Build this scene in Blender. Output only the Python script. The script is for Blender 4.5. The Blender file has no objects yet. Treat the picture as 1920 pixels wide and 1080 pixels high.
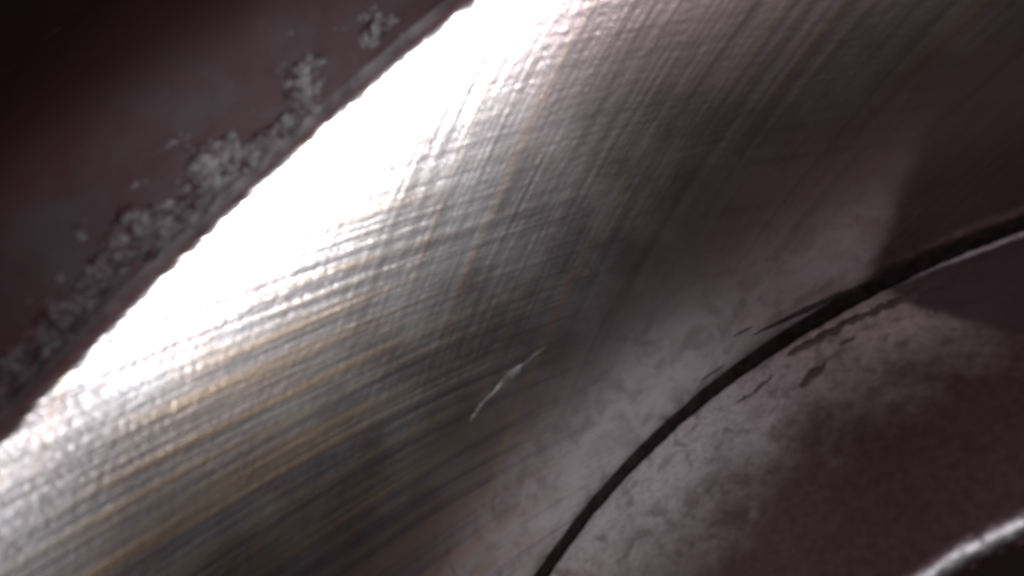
import bpy, math, random
from mathutils import Vector, Matrix, noise as mn
import numpy as np

random.seed(7)
S = 0.001                      # everything below is written in millimetres
scn = bpy.context.scene
COL = scn.collection

# ------------------------------------------------------------------ camera
cx, cy, cz = -4.04, -7.78, 6.95
YAW, PITCH, ROLL, FPX = -0.19012, 0.44894, -0.69398, 1526.3
F = Vector((math.sin(YAW)*math.cos(PITCH), math.cos(YAW)*math.cos(PITCH), -math.sin(PITCH)))
RT = Vector((math.cos(YAW), -math.sin(YAW), 0)); UP = RT.cross(F)
cr = math.cos(ROLL)*RT + math.sin(ROLL)*UP
cu = -math.sin(ROLL)*RT + math.cos(ROLL)*UP
cam_d = bpy.data.cameras.new('camera'); cam = bpy.data.objects.new('camera', cam_d); COL.objects.link(cam)
cam.matrix_world = Matrix(((cr.x, cu.x, -F.x, cx*S), (cr.y, cu.y, -F.y, cy*S), (cr.z, cu.z, -F.z, cz*S), (0, 0, 0, 1)))
cam_d.sensor_width = 36; cam_d.lens = 36*FPX/1920
cam_d.clip_start = 0.0005; cam_d.clip_end = 5
cam_d.dof.use_dof = True; cam_d.dof.focus_distance = 0.075; cam_d.dof.aperture_fstop = 38
scn.camera = cam

# ------------------------------------------------------------------ world: dim stray light inside the chamber
w = bpy.data.worlds.new('World'); scn.world = w; w.use_nodes = True
bg = w.node_tree.nodes['Background']; bg.inputs[0].default_value = (1.0, 0.38, 0.48, 1); bg.inputs[1].default_value = 0.34

# ------------------------------------------------------------------ the inspection lamp, set off the probe tip to place the highlight
def lamp(name, loc, watts, size, col):
    l = bpy.data.lights.new(name, 'POINT'); l.energy = watts; l.shadow_soft_size = size*S; l.color = col
    o = bpy.data.objects.new(name, l); o.location = [c*S for c in loc]; COL.objects.link(o); return o
lamp('probe_lamp', (5.3, 2.8, -8.0), 0.0165, 1.6, (0.97, 0.985, 1.0))
bl = bpy.data.lights.new('highlight_beam', 'SPOT'); bl.energy = 0.043; bl.shadow_soft_size = 1.6*S; bl.color = (0.97, 0.985, 1.0)
bl.spot_size = math.radians(84); bl.spot_blend = 1.0
beam = bpy.data.objects.new('highlight_beam', bl); COL.objects.link(beam); beam.location = (5.3*S, 2.9*S, -7.9*S)
aim = Vector((40*math.sin(-0.42), 40*math.cos(-0.42), -13.0)) - Vector((5.3, 2.9, -7.9))
beam.scale = (0.58, 1.15, 1.0)   # second lamp, added to centre the highlight; its cone stretched to an oval
beam.rotation_euler = aim.to_track_quat('-Z', 'Y').to_euler()

vs = scn.view_settings
vs.view_transform = 'Standard'; vs.look = 'None'; vs.gamma = 1; vs.exposure = 0; vs.use_curve_mapping = False
scn.render.engine = 'CYCLES'
scn.cycles.filter_width = 3.0
scn.cycles.max_bounces = 4

# ------------------------------------------------------------------ node helpers
class NT:
    def __init__(s, name):
        s.m = bpy.data.materials.new(name); s.m.use_nodes = True; s.t = s.m.node_tree
        s.b = s.t.nodes['Principled BSDF']
    def n(s, typ, **kw):
        nd = s.t.nodes.new(typ)
        for k, v in kw.items(): setattr(nd, k, v)
        return nd
    def put(s, sock, v):
        if hasattr(v, 'is_output'): s.t.links.new(v, sock)
        else: sock.default_value = v
    def math(s, op, a, b=0.0, c=0.0, clamp=False):
        nd = s.n('ShaderNodeMath', operation=op, use_clamp=clamp)
        s.put(nd.inputs[0], a); s.put(nd.inputs[1], b); s.put(nd.inputs[2], c); return nd.outputs[0]
    def ramp(s, v, lo, hi, a=0.0, b=1.0, smooth=True):
        nd = s.n('ShaderNodeMapRange', interpolation_type='SMOOTHSTEP' if smooth else 'LINEAR')
        s.put(nd.inputs[0], v); nd.inputs[1].default_value = lo; nd.inputs[2].default_value = hi
        nd.inputs[3].default_value = a; nd.inputs[4].default_value = b; return nd.outputs[0]
    def xyz(s, x, y, z=0.0):
        nd = s.n('ShaderNodeCombineXYZ'); s.put(nd.inputs[0], x); s.put(nd.inputs[1], y); s.put(nd.inputs[2], z); return nd.outputs[0]
    def sep(s, v):
        nd = s.n('ShaderNodeSeparateXYZ'); s.put(nd.inputs[0], v); return nd.outputs
    def noise(s, vec, scale, detail=3.0, rough=0.55, dist=0.0):
        nd = s.n('ShaderNodeTexNoise'); s.put(nd.inputs['Vector'], vec)
        nd.inputs['Scale'].default_value = scale; nd.inputs['Detail'].default_value = detail
        nd.inputs['Roughness'].default_value = rough; nd.inputs['Distortion'].default_value = dist
        return nd.outputs[0]
    def mix(s, f, a, b):
        nd = s.n('ShaderNodeMix', data_type='RGBA'); s.put(nd.inputs[0], f)
        s.put(nd.inputs[6], a if hasattr(a, 'is_output') else (*a, 1)); s.put(nd.inputs[7], b if hasattr(b, 'is_output') else (*b, 1))
        return nd.outputs[2]
    def bump(s, h, dist=0.001, strength=1.0):
        nd = s.n('ShaderNodeBump'); nd.inputs['Distance'].default_value = dist; nd.inputs['Strength'].default_value = strength
        s.put(nd.inputs['Height'], h); s.t.links.new(nd.outputs[0], s.b.inputs['Normal'])
    def uv(s):
        nd = s.n('ShaderNodeUVMap', uv_map='mm'); return nd.outputs[0]
    def obj(s):
        nd = s.n('ShaderNodeTexCoord'); v = s.n('ShaderNodeVectorMath', operation='SCALE')
        s.put(v.inputs[0], nd.outputs['Object']); v.inputs['Scale'].default_value = 1000.0; return v.outputs[0]
    def set(s, base=None, rough=None, metal=None, spec=None):
        for k, v in (('Base Color', base), ('Roughness', rough), ('Metallic', metal), ('Specular IOR Level', spec)):
            if v is None: continue
            s.put(s.b.inputs[k], (*v, 1) if isinstance(v, tuple) else v)
        return s.m

# ------------------------------------------------------------------ honed steel of the bore (u = mm round the bore, v = mm of height)
def honed_metal():
    k = NT('honed_bore_metal'); x, y, _ = k.sep(k.uv())
    def family(deg, seed, along, across, detail=2.0, rough=0.6, warp=0.0):
        a = math.radians(deg); c, s_ = math.cos(a), math.sin(a)
        p = k.math('ADD', k.math('MULTIPLY', x, c), k.math('MULTIPLY', y, s_))
        q = k.math('SUBTRACT', k.math('MULTIPLY', y, c), k.math('MULTIPLY', x, s_))
        return k.noise(k.xyz(k.math('MULTIPLY', p, along), k.math('MULTIPLY', q, across), seed), 1.0, detail, rough, warp)
    base_v = k.xyz(x, y, 0.0)
    big = k.noise(k.xyz(k.math('MULTIPLY', x, 0.5), y, 3.0), 0.13, 2.0)
    # which hatch direction dominates where
    mA = k.ramp(k.math('ADD', x, k.math('MULTIPLY', big, 14.0)), -16.0, 2.0, 1.0, 0.22)
    mB = k.ramp(k.math('ADD', x, k.math('MULTIPLY', big, 14.0)), -22.0, -4.0, 0.12, 1.0)
    A1 = family(-25.5, 1.0, 0.018, 1.2, 3.0, 0.7); A2 = family(-23, 5.0, 0.03, 3.4)
    B1 = family(26.5, 9.0, 0.020, 0.80, 3.0, 0.62); B2 = family(24, 13.0, 0.03, 3.0)
    worm = k.noise(k.xyz(k.math('MULTIPLY', x, 0.75), y, 0.0), 3.0, 2.0, 0.6, 0.0)
    hA = k.math('ADD', k.math('MULTIPLY', A1, 0.052), k.math('MULTIPLY', A2, 0.011))
    hB = k.math('ADD', k.math('MULTIPLY', B1, 0.052), k.math('MULTIPLY', B2, 0.011))
    h = k.math('ADD', k.math('MULTIPLY', hA, mA), k.math('MULTIPLY', hB, mB))
    h = k.math('ADD', h, k.math('MULTIPLY', worm, 0.013))
    k.bump(h, 0.001, 1.0)
    # varnish: tan films caught in the hatch, mostly low on one side
    tan = k.math('MULTIPLY', k.math('MULTIPLY', k.ramp(A1, 0.45, 0.60), k.ramp(y, -3.0, -6.5)), k.ramp(k.math('ADD', x, k.math('MULTIPLY', big, 16.0)), -22.0, -2.0, 1.0, 0.10))
    tanB = k.math('MULTIPLY', k.ramp(B1, 0.53, 0.68), 0.6)
    t = k.math('MAXIMUM', tan, tanB)
    mott = k.noise(base_v, 0.22, 3.0, 0.6)
    steel = k.mix(k.ramp(mott, 0.35, 0.68), (0.212, 0.194, 0.197), (0.262, 0.256, 0.262))
    steel = k.mix(k.ramp(k.math('ADD', x, k.math('MULTIPLY', mott, 8.0)), -8.0, 12.0, 0.0, 0.9), steel, (0.40, 0.305, 0.315))
    col = k.mix(k.math('MULTIPLY', t, 0.8), steel, (0.345, 0.250, 0.170))
    # darker oil-wet hatch valleys
    val = k.math('MAXIMUM', k.math('MULTIPLY', k.ramp(A1, 0.50, 0.33), mA), k.math('MULTIPLY', k.math('MULTIPLY', k.ramp(B1, 0.47, 0.31), mB), 0.5))
    val = k.math('MAXIMUM', val, k.math('MULTIPLY', k.math('MULTIPLY', k.ramp(A2, 0.46, 0.34), mA), 0.6))
    col = k.mix(k.math('MULTIPLY', val, 0.75), col, (0.105, 0.084, 0.087))
    # crown's dark wedge mirrored low on the far right, painted in, broken edge
    e = k.math('ADD', k.math('SUBTRACT', x, k.math('MULTIPLY', k.math('ADD', y, 31.0), 0.75)), k.math('MULTIPLY', mott, 3.0))
    mirror_dark = k.math('MULTIPLY', k.ramp(e, 7.4, 9.8), k.ramp(y, -16.0, -27.0))
    col = k.mix(k.math('MULTIPLY', mirror_dark, 0.8), col, (0.135, 0.082, 0.092))
    ro = k.math('ADD', k.ramp(mott, 0.3, 0.7, 0.38, 0.44), k.math('MULTIPLY', mirror_dark, 0.2))
    crown_refl = k.math('MULTIPLY', k.ramp(k.math('ADD', y, k.math('MULTIPLY', mott, 5.0)), -18.5, -26.5), k.math('SUBTRACT', 1.0, mirror_dark))  # pale band near the crown: its reflection painted into colour and metalness
    crown_refl = k.math('MULTIPLY', crown_refl, k.ramp(k.noise(base_v, 0.55, 5.0, 0.65, 0.6), 0.30, 0.60, 0.45, 1.0))
    col = k.mix(k.math('MULTIPLY', crown_refl, 0.62), col, (0.38, 0.345, 0.36))
    met = k.math('SUBTRACT', 1.0, k.math('MULTIPLY', crown_refl, 0.5))
    k.set(col, ro, met)
    # the plateaus of the hatch are burnished: a tighter second gloss over the same metal
    nrm = k.b.inputs['Normal'].links[0].from_socket
    b2 = k.n('ShaderNodeBsdfAnisotropic'); k.put(b2.inputs['Color'], col); b2.inputs['Roughness'].default_value = 0.188
    k.t.links.new(nrm, b2.inputs['Normal'])
    ms = k.n('ShaderNodeMixShader'); k.put(ms.inputs[0], k.math('SUBTRACT', 0.60, k.math('MULTIPLY', crown_refl, 0.48)))
    k.t.links.new(k.b.outputs[0], ms.inputs[1]); k.t.links.new(b2.outputs[0], ms.inputs[2])
    k.t.links.new(ms.outputs[0], k.t.nodes['Material Output'].inputs['Surface'])
    return k.m

def carbon(name, dark, light, rough, scale, h, spec=0.4, lo=0.38, hi=0.72):
    k = NT(name); v = k.obj()
    n1 = k.noise(v, scale, 4.0, 0.6, 0.5); n2 = k.noise(v, scale*6, 3.0, 0.6)
    col = k.mix(k.ramp(n1, lo, hi), dark, light)
    k.bump(k.math('ADD', k.math('MULTIPLY', n1, h), k.math('MULTIPLY', n2, h*0.25)), 0.001)
    return k.set(col, rough, 0.0, spec)

def crown_mat():
    k = NT('sooted_piston_alloy'); v = k.obj(); x, y, _ = k.sep(v)
    r = k.math('SQRT', k.math('ADD', k.math('MULTIPLY', x, x), k.math('MULTIPLY', y, y)))
    n1 = k.noise(v, 0.28, 4.0, 0.6, 0.6); n2 = k.noise(v, 0.7, 4.0, 0.6, 0.8); n3 = k.noise(v, 5.0, 3.0)
    ash = k.ramp(k.math('ADD', r, k.math('MULTIPLY', k.math('SUBTRACT', n1, 0.5), 10.0)), 27.0, 38.2)
    ash = k.math('MULTIPLY', ash, k.ramp(x, 18.0, 4.0, 0.4, 1.0))
    wv = k.math('ADD', k.math('SUBTRACT', y, 36.0), k.math('MULTIPLY', k.math('SUBTRACT', x, 6.9), 2.6))
    wedge = k.math('MULTIPLY', k.ramp(k.math('ADD', wv, k.math('MULTIPLY', n2, 1.6)), 0.2, 2.6), k.ramp(x, 6.4, 7.8))
    blot = k.ramp(n2, 0.52, 0.66)
    a = k.mix(k.math('MULTIPLY', blot, 0.7), (0.43, 0.412, 0.422), (0.17, 0.142, 0.15))
    g = k.noise(v, 2.6, 4.0, 0.7)
    a = k.mix(k.ramp(g, 0.62, 0.36, 0.0, 0.4), a, (0.17, 0.14, 0.146))
    col = k.mix(ash, k.mix(k.ramp(g, 0.35, 0.65), (0.046, 0.026, 0.029), (0.070, 0.043, 0.047)), a)
    col = k.mix(k.math('MULTIPLY', wedge, 0.9), col, (0.055, 0.036, 0.042))
    edge_glint = k.math('MULTIPLY', k.ramp(k.math('ADD', r, k.math('MULTIPLY', n2, 0.5)), 38.65, 39.05), k.math('MULTIPLY', k.ramp(x, 7.0, 12.0), k.ramp(n2, 0.38, 0.56)))  # glint along the crown edge painted as lighter metal
    col = k.mix(edge_glint, col, (0.62, 0.64, 0.66))
    k.bump(k.math('ADD', k.math('MULTIPLY', n2, 0.05), k.math('MULTIPLY', n3, 0.02)), 0.001)
    return k.set(col, 0.55, 0.35, 0.4)

def head_mat():   # sooty alloy, darker above a ragged sloping line
    k = NT('sooty_head_alloy'); v = k.obj(); x, y, _ = k.sep(k.uv())
    n1 = k.noise(v, 0.22, 4.0, 0.6, 0.5); n2 = k.noise(v, 1.6, 3.0, 0.6)
    col = k.mix(k.ramp(n1, 0.38, 0.68), (0.046, 0.020, 0.025), (0.052, 0.040, 0.044))
    line_dist = k.math('SUBTRACT', y, k.ramp(x, -36.0, -8.0, 9.2, 6.0, False))
    upper_dark = k.ramp(k.math('ADD', line_dist, k.math('MULTIPLY', k.math('SUBTRACT', n1, 0.5), 2.5)), -2.2, 1.6)
    col = k.mix(upper_dark, col, (0.018, 0.008, 0.009))
    k.bump(k.math('ADD', k.math('MULTIPLY', n1, 0.10), k.math('MULTIPLY', n2, 0.03)), 0.001)
    return k.set(col, 0.65, 0.0, 0.3)

M = dict(
    wall=honed_metal(),
    gap_dark=carbon('gap_shade_carbon', (0.012, 0.008, 0.008), (0.028, 0.019, 0.020), 0.85, 1.2, 0.05, 0.1),  # near-black puts the gap's shade into the colour, over carbon fouling
    head=head_mat(),
    roof=carbon('dark_port_carbon', (0.016, 0.007, 0.008), (0.024, 0.011, 0.012), 0.9, 0.3, 0.10, 0.2),
    crust=carbon('crusted_carbon', (0.038, 0.023, 0.027), (0.13, 0.13, 0.133), 0.5, 1.1, 0.08, 0.5),
    flake=carbon('pale_ash_flake', (0.075, 0.066, 0.07), (0.24, 0.244, 0.248), 0.45, 1.6, 0.06, 0.5),
    gasket=carbon('burnt_gasket', (0.07, 0.062, 0.065), (0.16, 0.158, 0.16), 0.55, 0.5, 0.05, 0.4),
    mirror_dark=carbon('mirrored_soot', (0.035, 0.024, 0.026), (0.06, 0.045, 0.048), 0.8, 1.0, 0.03, 0.1),  # stands in for crown smears reflected in the wall
    crown=crown_mat(),
    rim=None,
    smear=carbon('wet_soot', (0.07, 0.052, 0.056), (0.11, 0.085, 0.09), 0.65, 1.0, 0.03, 0.3),
)
k = NT('worn_bowl_edge_alloy'); v = k.obj(); n1 = k.noise(v, 1.2, 4.0, 0.65, 0.5); n2 = k.noise(v, 4.0, 3.0)
k.bump(k.math('ADD', k.math('MULTIPLY', n1, 0.06), k.math('MULTIPLY', n2, 0.03)), 0.001)
M['rim'] = k.set(k.mix(k.ramp(n1, 0.35, 0.65), (0.15, 0.145, 0.15), (0.30, 0.30, 0.31)), 0.42, 1.0)
k = NT('bright_scratched_metal'); v = k.obj(); n1 = k.noise(v, 2.0, 3.0)
k.bump(k.math('MULTIPLY', n1, 0.05), 0.001)
M['scratch'] = k.set(k.mix(k.ramp(k.noise(v, 0.8, 2.0), 0.4, 0.62), (0.085, 0.077, 0.077), (0.16, 0.152, 0.15)), 0.5, 0.6)

# ------------------------------------------------------------------ mesh helpers
def mesh_obj(name, verts, faces, mat, parent=None, uvs=None, smooth=True):
    me = bpy.data.meshes.new(name)
    me.from_pydata([(x*S, y*S, z*S) for x, y, z in verts], [], faces)
    if uvs is not None:
        lay = me.uv_layers.new(name='mm')
        idx = np.empty(len(me.loops), np.int32); me.loops.foreach_get('vertex_index', idx)
        lay.data.foreach_set('uv', np.asarray(uvs, np.float32)[idx].ravel())
    me.materials.append(mat)
    if smooth: me.polygons.foreach_set('use_smooth', [True]*len(me.polygons))
    o = bpy.data.objects.new(name, me); COL.objects.link(o)
    if parent: o.parent = parent
    return o

def revolve(name, prof, segs, mat, parent, disp=None, a0=-math.pi, a1=math.pi):
    """prof = [(r, z)] from which a surface of revolution about Z is made; disp(phi, r, z) -> (dr, dz)"""
    V, UV, Fc = [], [], []
    n = len(prof)
    for i in range(segs+1):
        ph = a0 + (a1-a0)*i/segs
        s_, c_ = math.sin(ph), math.cos(ph)
        for r, z in prof:
            if disp:
                dr, dz = disp(ph, r, z); r += dr; z += dz
            V.append((r*s_, r*c_, z)); UV.append((40*ph, z))
    for i in range(segs):
        for j in range(n-1):
            a = i*n+j; Fc.append((a, a+1, a+n+1, a+n))
    return mesh_obj(name, V, Fc, mat, parent, UV)

def thing(name, label, cat, loc=(0, 0, 0)):
    o = bpy.data.objects.new(name, None); COL.objects.link(o); o.empty_display_size = 0.005
    o['label'] = label; o['category'] = cat; return o

def fb(x, y, z, o=3): return mn.fractal(Vector((x, y, z)), 1.0, 2.0, o)   # about -1..1

ZC = -32.08         # height of the piston crown
# ------------------------------------------------------------------ cylinder liner
liner = thing('cylinder_liner', 'honed bare metal cylinder wall with crosshatch scratches and a blazing highlight', 'cylinder wall')
def wall_disp(ph, r, z):
    if z > -0.6: return (0.04*fb(ph*30, 3, 0), 0.035*fb(ph*34, 0, 0) + 0.025*fb(ph*90, 5, 0))
    return (0, 0)
zs = [0.0, -0.12, -0.35, -0.8] + [-1.5 - 30.15*i/44 for i in range(45)]
prof = [(40.10, 0.0), (40.06, -0.10)] + [(40.0, z-0.25) for z in zs[1:-1]] + [(40.0, -31.68), (40.0, -32.6)]
revolve('bore_wall', prof, 720, M['wall'], liner, wall_disp)
revolve('crevice_wall', [(39.96, -31.68), (39.96, -33.5), (39.96, -38.0)], 360, M['gap_dark'], liner,
        lambda ph, r, z: (0, 0.10*fb(ph*25, 1, 2) if z > -31.9 else 0))
revolve('deck_edge', [(40.30, 0.55), (40.26, 0.36), (40.19, 0.18), (40.10, 0.0)], 720, M['gasket'], liner,
        lambda ph, r, z: (0.04*fb(ph*30, 3, 0), 0.035*fb(ph*34, 0, 0) + 0.025*fb(ph*90, 5, 0)))

def wall_pt(u, v, off): a = u/40; r = 40-off; return (r*math.sin(a), r*math.cos(a), v)
def scratch(path, width, parent, mat, height=0.05):
    V, Fc = [], []; n = len(path)
    for i, (u, v) in enumerate(path):
        u2, v2 = path[min(i+1, n-1)]; u1, v1 = path[max(i-1, 0)]
        du, dv = u2-u1, v2-v1; L = math.hypot(du, dv) or 1; nx, ny = -dv/L, du/L
        t = i/(n-1); wd = width*(0.12+math.sin(math.pi*t)**0.8)*(0.75+0.5*abs(fb(u*1.7, v, 4)))
        for f, h in ((-1, -0.01), (-0.4, height), (0.4, height*0.9), (1, -0.01)):
            V.append(wall_pt(u+nx*wd*f, v+ny*wd*f, h))
    for i in range(n-1):
        for j in range(3): a = i*4+j; Fc.append((a, a+1, a+5, a+4))
    return mesh_obj('scratch', V, Fc, mat, parent)
def path(pts, n=24, jit=0.05):
    out = []
    for i in range(n):
        t = i/(n-1)*(len(pts)-1); j = min(int(t), len(pts)-2); f = t-j
        out.append((pts[j][0]*(1-f)+pts[j+1][0]*f, pts[j][1]*(1-f)+pts[j+1][1]*f + jit*fb(i*0.5, pts[0][0], 0)))
    return out
for pts, wd, ht in (([(-15.6, -20.05), (-16.8, -19.92), (-18.3, -19.86)], 0.34, 0.03), ([(-13.7, -20.3), (-15.0, -20.12), (-16.3, -19.98)], 0.08, 0.01),
                    ([(-17.8, -19.9), (-19.4, -19.8), (-20.8, -19.95)], 0.12, 0.02)):
    sc = scratch(path(pts), wd, liner, M['scratch'], ht); sc['label'] = 'pale broken scratch low on the honed wall'

# ------------------------------------------------------------------ cylinder head
head = thing('combustion_chamber', 'dark sooty cylinder head wall beyond the bright edge, crusted with pale carbon flakes', 'engine chamber')
HP = [(40.30, 0.55), (40.33, 0.70), (40.35, 0.9)] + [(40.37 + 0.02*i, 0.9+i*0.40) for i in range(1, 10)]
for i in range(1, 9):
    a = math.radians(50)*i/8; HP.append((40.57+9*(1-math.cos(a)), 4.5+9*math.sin(a)))
def head_disp(ph, r, z):
    if z < 0.56: return (0.04*fb(ph*30, 3, 0), 0.035*fb(ph*34, 0, 0) + 0.025*fb(ph*90, 5, 0))
    return (0.16*fb(ph*9, z*0.25, 7) + 0.05*fb(ph*30, z*0.8, 3), 0)
revolve('chamber_wall', HP, 540, M['head'], head, head_disp)
er, ez = HP[-1]
revolve('chamber_roof', [(er, ez), (er+1.2, ez+1.05), (er+2.6, ez+2.6), (er+3.8, ez+4.6), (er+4.2, ez+7), (er+3.5, ez+10), (er+1, ez+13), (er-6, ez+16)], 180, M['roof'], head,
        lambda ph, r, z: (0.16*fb(ph*9, z*0.25, 7) + 0.05*fb(ph*30, z*0.8, 3), 0))

def head_pt(deg, z, off):
    a = math.radians(deg)
    r = 40.37 + 0.02*max(0, (z-0.9)/0.40) +  head_disp(a, 0, z)[0] - off
    return (r*math.sin(a), r*math.cos(a), z)
# crust: cauliflower-like relief in patches along the foot of the head wall
patches = [(-20.5, 2.1, 2.6, 1.2), (-14.2, 1.6, 1.9, 0.7), (-30.5, 1.8, 3.6, 1.5), (-27, 1.0, 4, 0.9), (-38.5, 2.1, 4.0, 1.5), (-35, 1.1, 5, 1.0),
           (-44.5, 1.5, 4.5, 1.3), (-50, 1.3, 4, 1.2), (-23.5, 0.9, 2.2, 0.8)]
def crust_h(d, z):
    m = 0
    for pd, pz, rd, rz in patches:
        q = ((d-pd)/rd)**2 + ((z-pz)/rz)**2; m = max(m, 1-q)
    m += 0.6*fb(d*0.45, z*0.9, 11, 4) - 0.12
    if m <= 0: return -0.08
    a = math.radians(d)*42; wx = 0.5*fb(a*0.7, z*0.7, 1); wz = 0.4*fb(a*0.7, z*0.7, 9)
    c = mn.voronoi(Vector(((a+wx)*0.48 + z*0.30, (z+wz)*1.35, 0)))[0]
    puff = math.sqrt(max(0, 1-(c[0]/0.85)**2)) if c[0] < 0.85 else 0
    return -0.08 + min(1, m*1.25)*(0.06 + 0.42*puff + 0.12*fb(a*2.2, z*2.6, 5))
ND, NZ = 620, 64
V, UVs, Fc, H = [], [], [], []
for i in range(ND+1):
    d = -56 + 46*i/ND
    for j in range(NZ+1):
        z = 0.12 + 4.3*j/NZ; h = crust_h(d, z); H.append(h); V.append(head_pt(d, z, h))
for i in range(ND):
    for j in range(NZ):
        q = (i*(NZ+1)+j, i*(NZ+1)+j+1, (i+1)*(NZ+1)+j+1, (i+1)*(NZ+1)+j)
        if max(H[t] for t in q) > -0.08: Fc.append(q)
crust = mesh_obj('carbon_crust', V, Fc, M['crust'], head); crust['label'] = 'lumpy grey carbon crust along the foot of the dark wall'

# separate flakes standing proud of the crust
def flake_mesh(seed):
    rnd = random.Random(seed); n = 9
    V = [(0, 0, 0.30)]; Fc = []
    for ring, (rr, hh) in enumerate(((0.55, 0.27), (0.85, 0.12), (1.0, -0.15))):
        for i in range(n):
            a = 2*math.pi*i/n; w_ = 1 + 0.45*mn.noise(Vector((math.cos(a)*1.1, math.sin(a)*1.1, seed*3.1)))
            V.append((rr*w_*math.cos(a), rr*w_*math.sin(a), hh + 0.16*math.cos(a+seed) * (rr > 0.5)))
    for i in range(n): Fc.append((0, 1+i, 1+(i+1) % n))
    for g in range(2):
        for i in range(n):
            a = 1+g*n+i; b = 1+g*n+(i+1) % n; Fc.append((a, a+n, b+n, b))
    me = bpy.data.meshes.new('carbon_flake'); me.from_pydata([(x*S, y*S, z*S) for x, y, z in V], [], Fc)
    me.materials.append(M['flake']); me.polygons.foreach_set('use_smooth', [True]*len(me.polygons)); return me
fmesh = [flake_mesh(i) for i in range(7)]
spots = [(-20.9, 2.15, .75), (-20.4, 2.65, .6), (-21.3, 1.6, .6), (-19.5, 2.7, .45), (-13.9, 1.7, .55), (-14.6, 1.25, .5), (-13.2, 2.1, .35),
         (-30.7, 2.2, .9), (-31.2, 1.3, .7), (-29.3, 2.0, .6), (-28.2, 1.5, .55), (-34.6, 1.9, .5), (-36.5, 2.2, .45)]
rnd = random.Random(3)
for pd, pz, rd, rz in patches:
    for _ in range(2): spots.append((pd+rnd.gauss(0, rd*0.5), max(0.35, pz+rnd.gauss(0, rz*0.4)), rnd.uniform(.18, .42)))
for i, (d, z, s_) in enumerate(spots):
    o = bpy.data.objects.new('carbon_flake', fmesh[i % 7]); COL.objects.link(o); o.parent = head
    a = math.radians(d); n = Vector((-math.sin(a), -math.cos(a), 0.0))
    t = Vector((math.cos(a), -math.sin(a), 0)); u = Vector((0, 0, 1))
    tw = rnd.uniform(-0.5, 0.9); t2 = t*math.cos(tw)+u*math.sin(tw); u2 = n.cross(t2)
    p = head_pt(d, z, max(0.05, crust_h(d, z))*0.9)
    R_ = Matrix((t2*s_, u2*s_*0.7, n*s_*0.7)).transposed()
    o.matrix_world = Matrix.Translation(Vector(p)*S) @ R_.to_4x4()

# ------------------------------------------------------------------ piston
piston = thing('piston', 'ash grey and sooty black piston crown ringed by a thin dark gap', 'piston')
EDGE = 39.35
def gap_var(ph): return 0.12*fb(ph*22, 4, 4) + 0.10*fb(ph*60, 4, 4) - 0.34*math.exp(-((ph-0.05)/0.22)**2) + 0.10*math.exp(-((ph+0.5)/0.15)**2)
def crown_disp(ph, r, z):
    x, y = r*math.sin(ph), r*math.cos(ph)
    e = min(1, max(0, (EDGE-r)/0.6)) if r > 37 else min(1, max(0, (r-19.6)/1.5))
    edge = gap_var(ph)*min(1, max(0, (r-37.0)/1.5))
    return (edge, e*(0.10*fb(x*0.35, y*0.35, 2) + 0.05*fb(x*1.2, y*1.2, 5)))
cp = [(EDGE, ZC-0.30), (EDGE-0.10, ZC-0.10), (EDGE-0.28, ZC)] + [(38.8-19.2*i/70, ZC) for i in range(71)]
revolve('crown', cp, 540, M['crown'], piston, crown_disp)
revolve('top_land', [(EDGE, ZC-0.30), (EDGE, ZC-3.0), (EDGE-0.1, ZC-8.0)], 360, M['gap_dark'], piston,
        lambda ph, r, z: (gap_var(ph), 0))
rp = [(19.6, ZC)]
for i in range(1, 15):
    a = math.radians(86*i/14); rp.append((19.55-0.95*math.sin(a), ZC-0.95+0.95*math.cos(a)))
rm = revolve('bowl_rim', rp, 540, M['rim'], piston, lambda ph, r, z: (0.08*fb(ph*14, 0, 1) if r < 19.5 else 0, 0.05*fb(ph*22, 6, 1) if r < 19.5 else 0))
rm['label'] = 'wear-rounded rim of the piston bowl shining in the corner'
r0, z0 = rp[-1]
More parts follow.
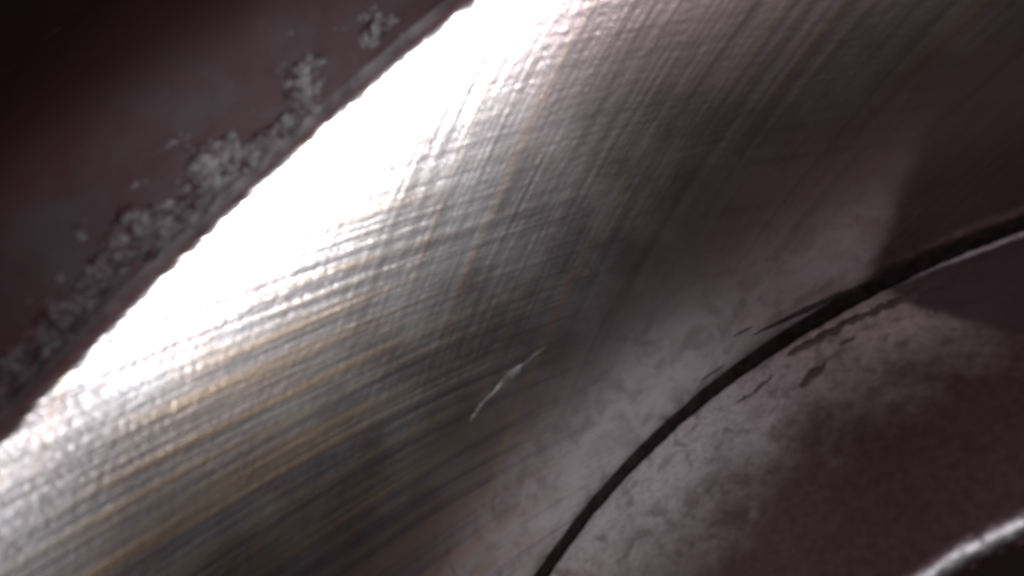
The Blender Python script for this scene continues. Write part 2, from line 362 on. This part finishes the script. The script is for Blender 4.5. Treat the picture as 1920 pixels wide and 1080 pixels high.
revolve('bowl', [(r0, z0), (r0-0.3, z0-1.2), (r0-1.0, z0-3.0), (r0-2.6, z0-4.6), (r0-5.0, z0-5.4), (8, z0-5.0), (3, z0-4.0), (0.01, z0-3.7)], 240, M['roof'], piston,
        lambda ph, r, z: (0.08*fb(ph*14, 0, 1) if r > r0-0.1 else 0, 0.05*fb(ph*22, 6, 1) if r > r0-0.1 else 0))

# wet sooty smears lying on the crown
def smear(pts, width, name='soot_smear', thick=0.06, band=False):
    n = 44; P = path(pts, n, 0.12); V, Fc = [], []
    for i, (x, y) in enumerate(P):
        x2, y2 = P[min(i+1, n-1)]; x1, y1 = P[max(i-1, 0)]; L = math.hypot(x2-x1, y2-y1) or 1
        nx, ny = -(y2-y1)/L, (x2-x1)/L; t = i/(n-1)
        if band: t = 0.5*min(1, (t/0.16)**0.7)
        wl = width*(0.06+math.sin(math.pi*t)**0.6)*(max(0.25, 1+0.9*fb(x*1.6, y*1.6, 2, 5))); wr = width*(0.06+math.sin(math.pi*t)**0.6)*(max(0.25, 1+0.9*fb(x*1.6, y*1.6, 8, 5)))
        for f, h in ((-wl, -0.02), (-wl*0.8, thick), (0, thick*1.1), (wr*0.8, thick), (wr, -0.02)):
            X, Y = x+nx*f, y+ny*f; r = math.hypot(X, Y); ph = math.atan2(X, Y)
            V.append((X, Y, ZC + crown_disp(ph, r, 0)[1] + h))
    for i in range(n-1):
        for j in range(4): a = i*5+j; Fc.append((a, a+1, a+6, a+5))
    return mesh_obj(name, V, Fc, M['smear'], piston)
smear([(-0.9, 37.95), (1.6, 37.75), (4.2, 37.3), (6.6, 36.75), (8.4, 36.4)], 0.40, band=True)
smear([(-1.5, 34.6), (-0.3, 35.0), (0.9, 35.4)], 0.48)
smear([(-5.6, 36.6), (-4.0, 36.6), (-2.4, 37.0)], 0.16)
smear([(2.2, 36.0), (3.4, 35.8)], 0.12)

# crown smears mirrored on the wall just above the gap, as painted strips
def mirrored_smear(pts, width):
    o = scratch(path(pts, 28, 0.06), width, liner, M['mirror_dark'], 0.03); o.name = 'reflection_line'; return o
mirrored_smear([(-2.0, -30.5), (0.4, -30.95), (2.6, -31.25), (4.6, -31.55), (8.0, -31.75)], 0.34)
mirrored_smear([(-3.2, -29.6), (-1.6, -29.9)], 0.14)
mirrored_smear([(-7.0, -31.0), (-4.6, -31.2)], 0.12)
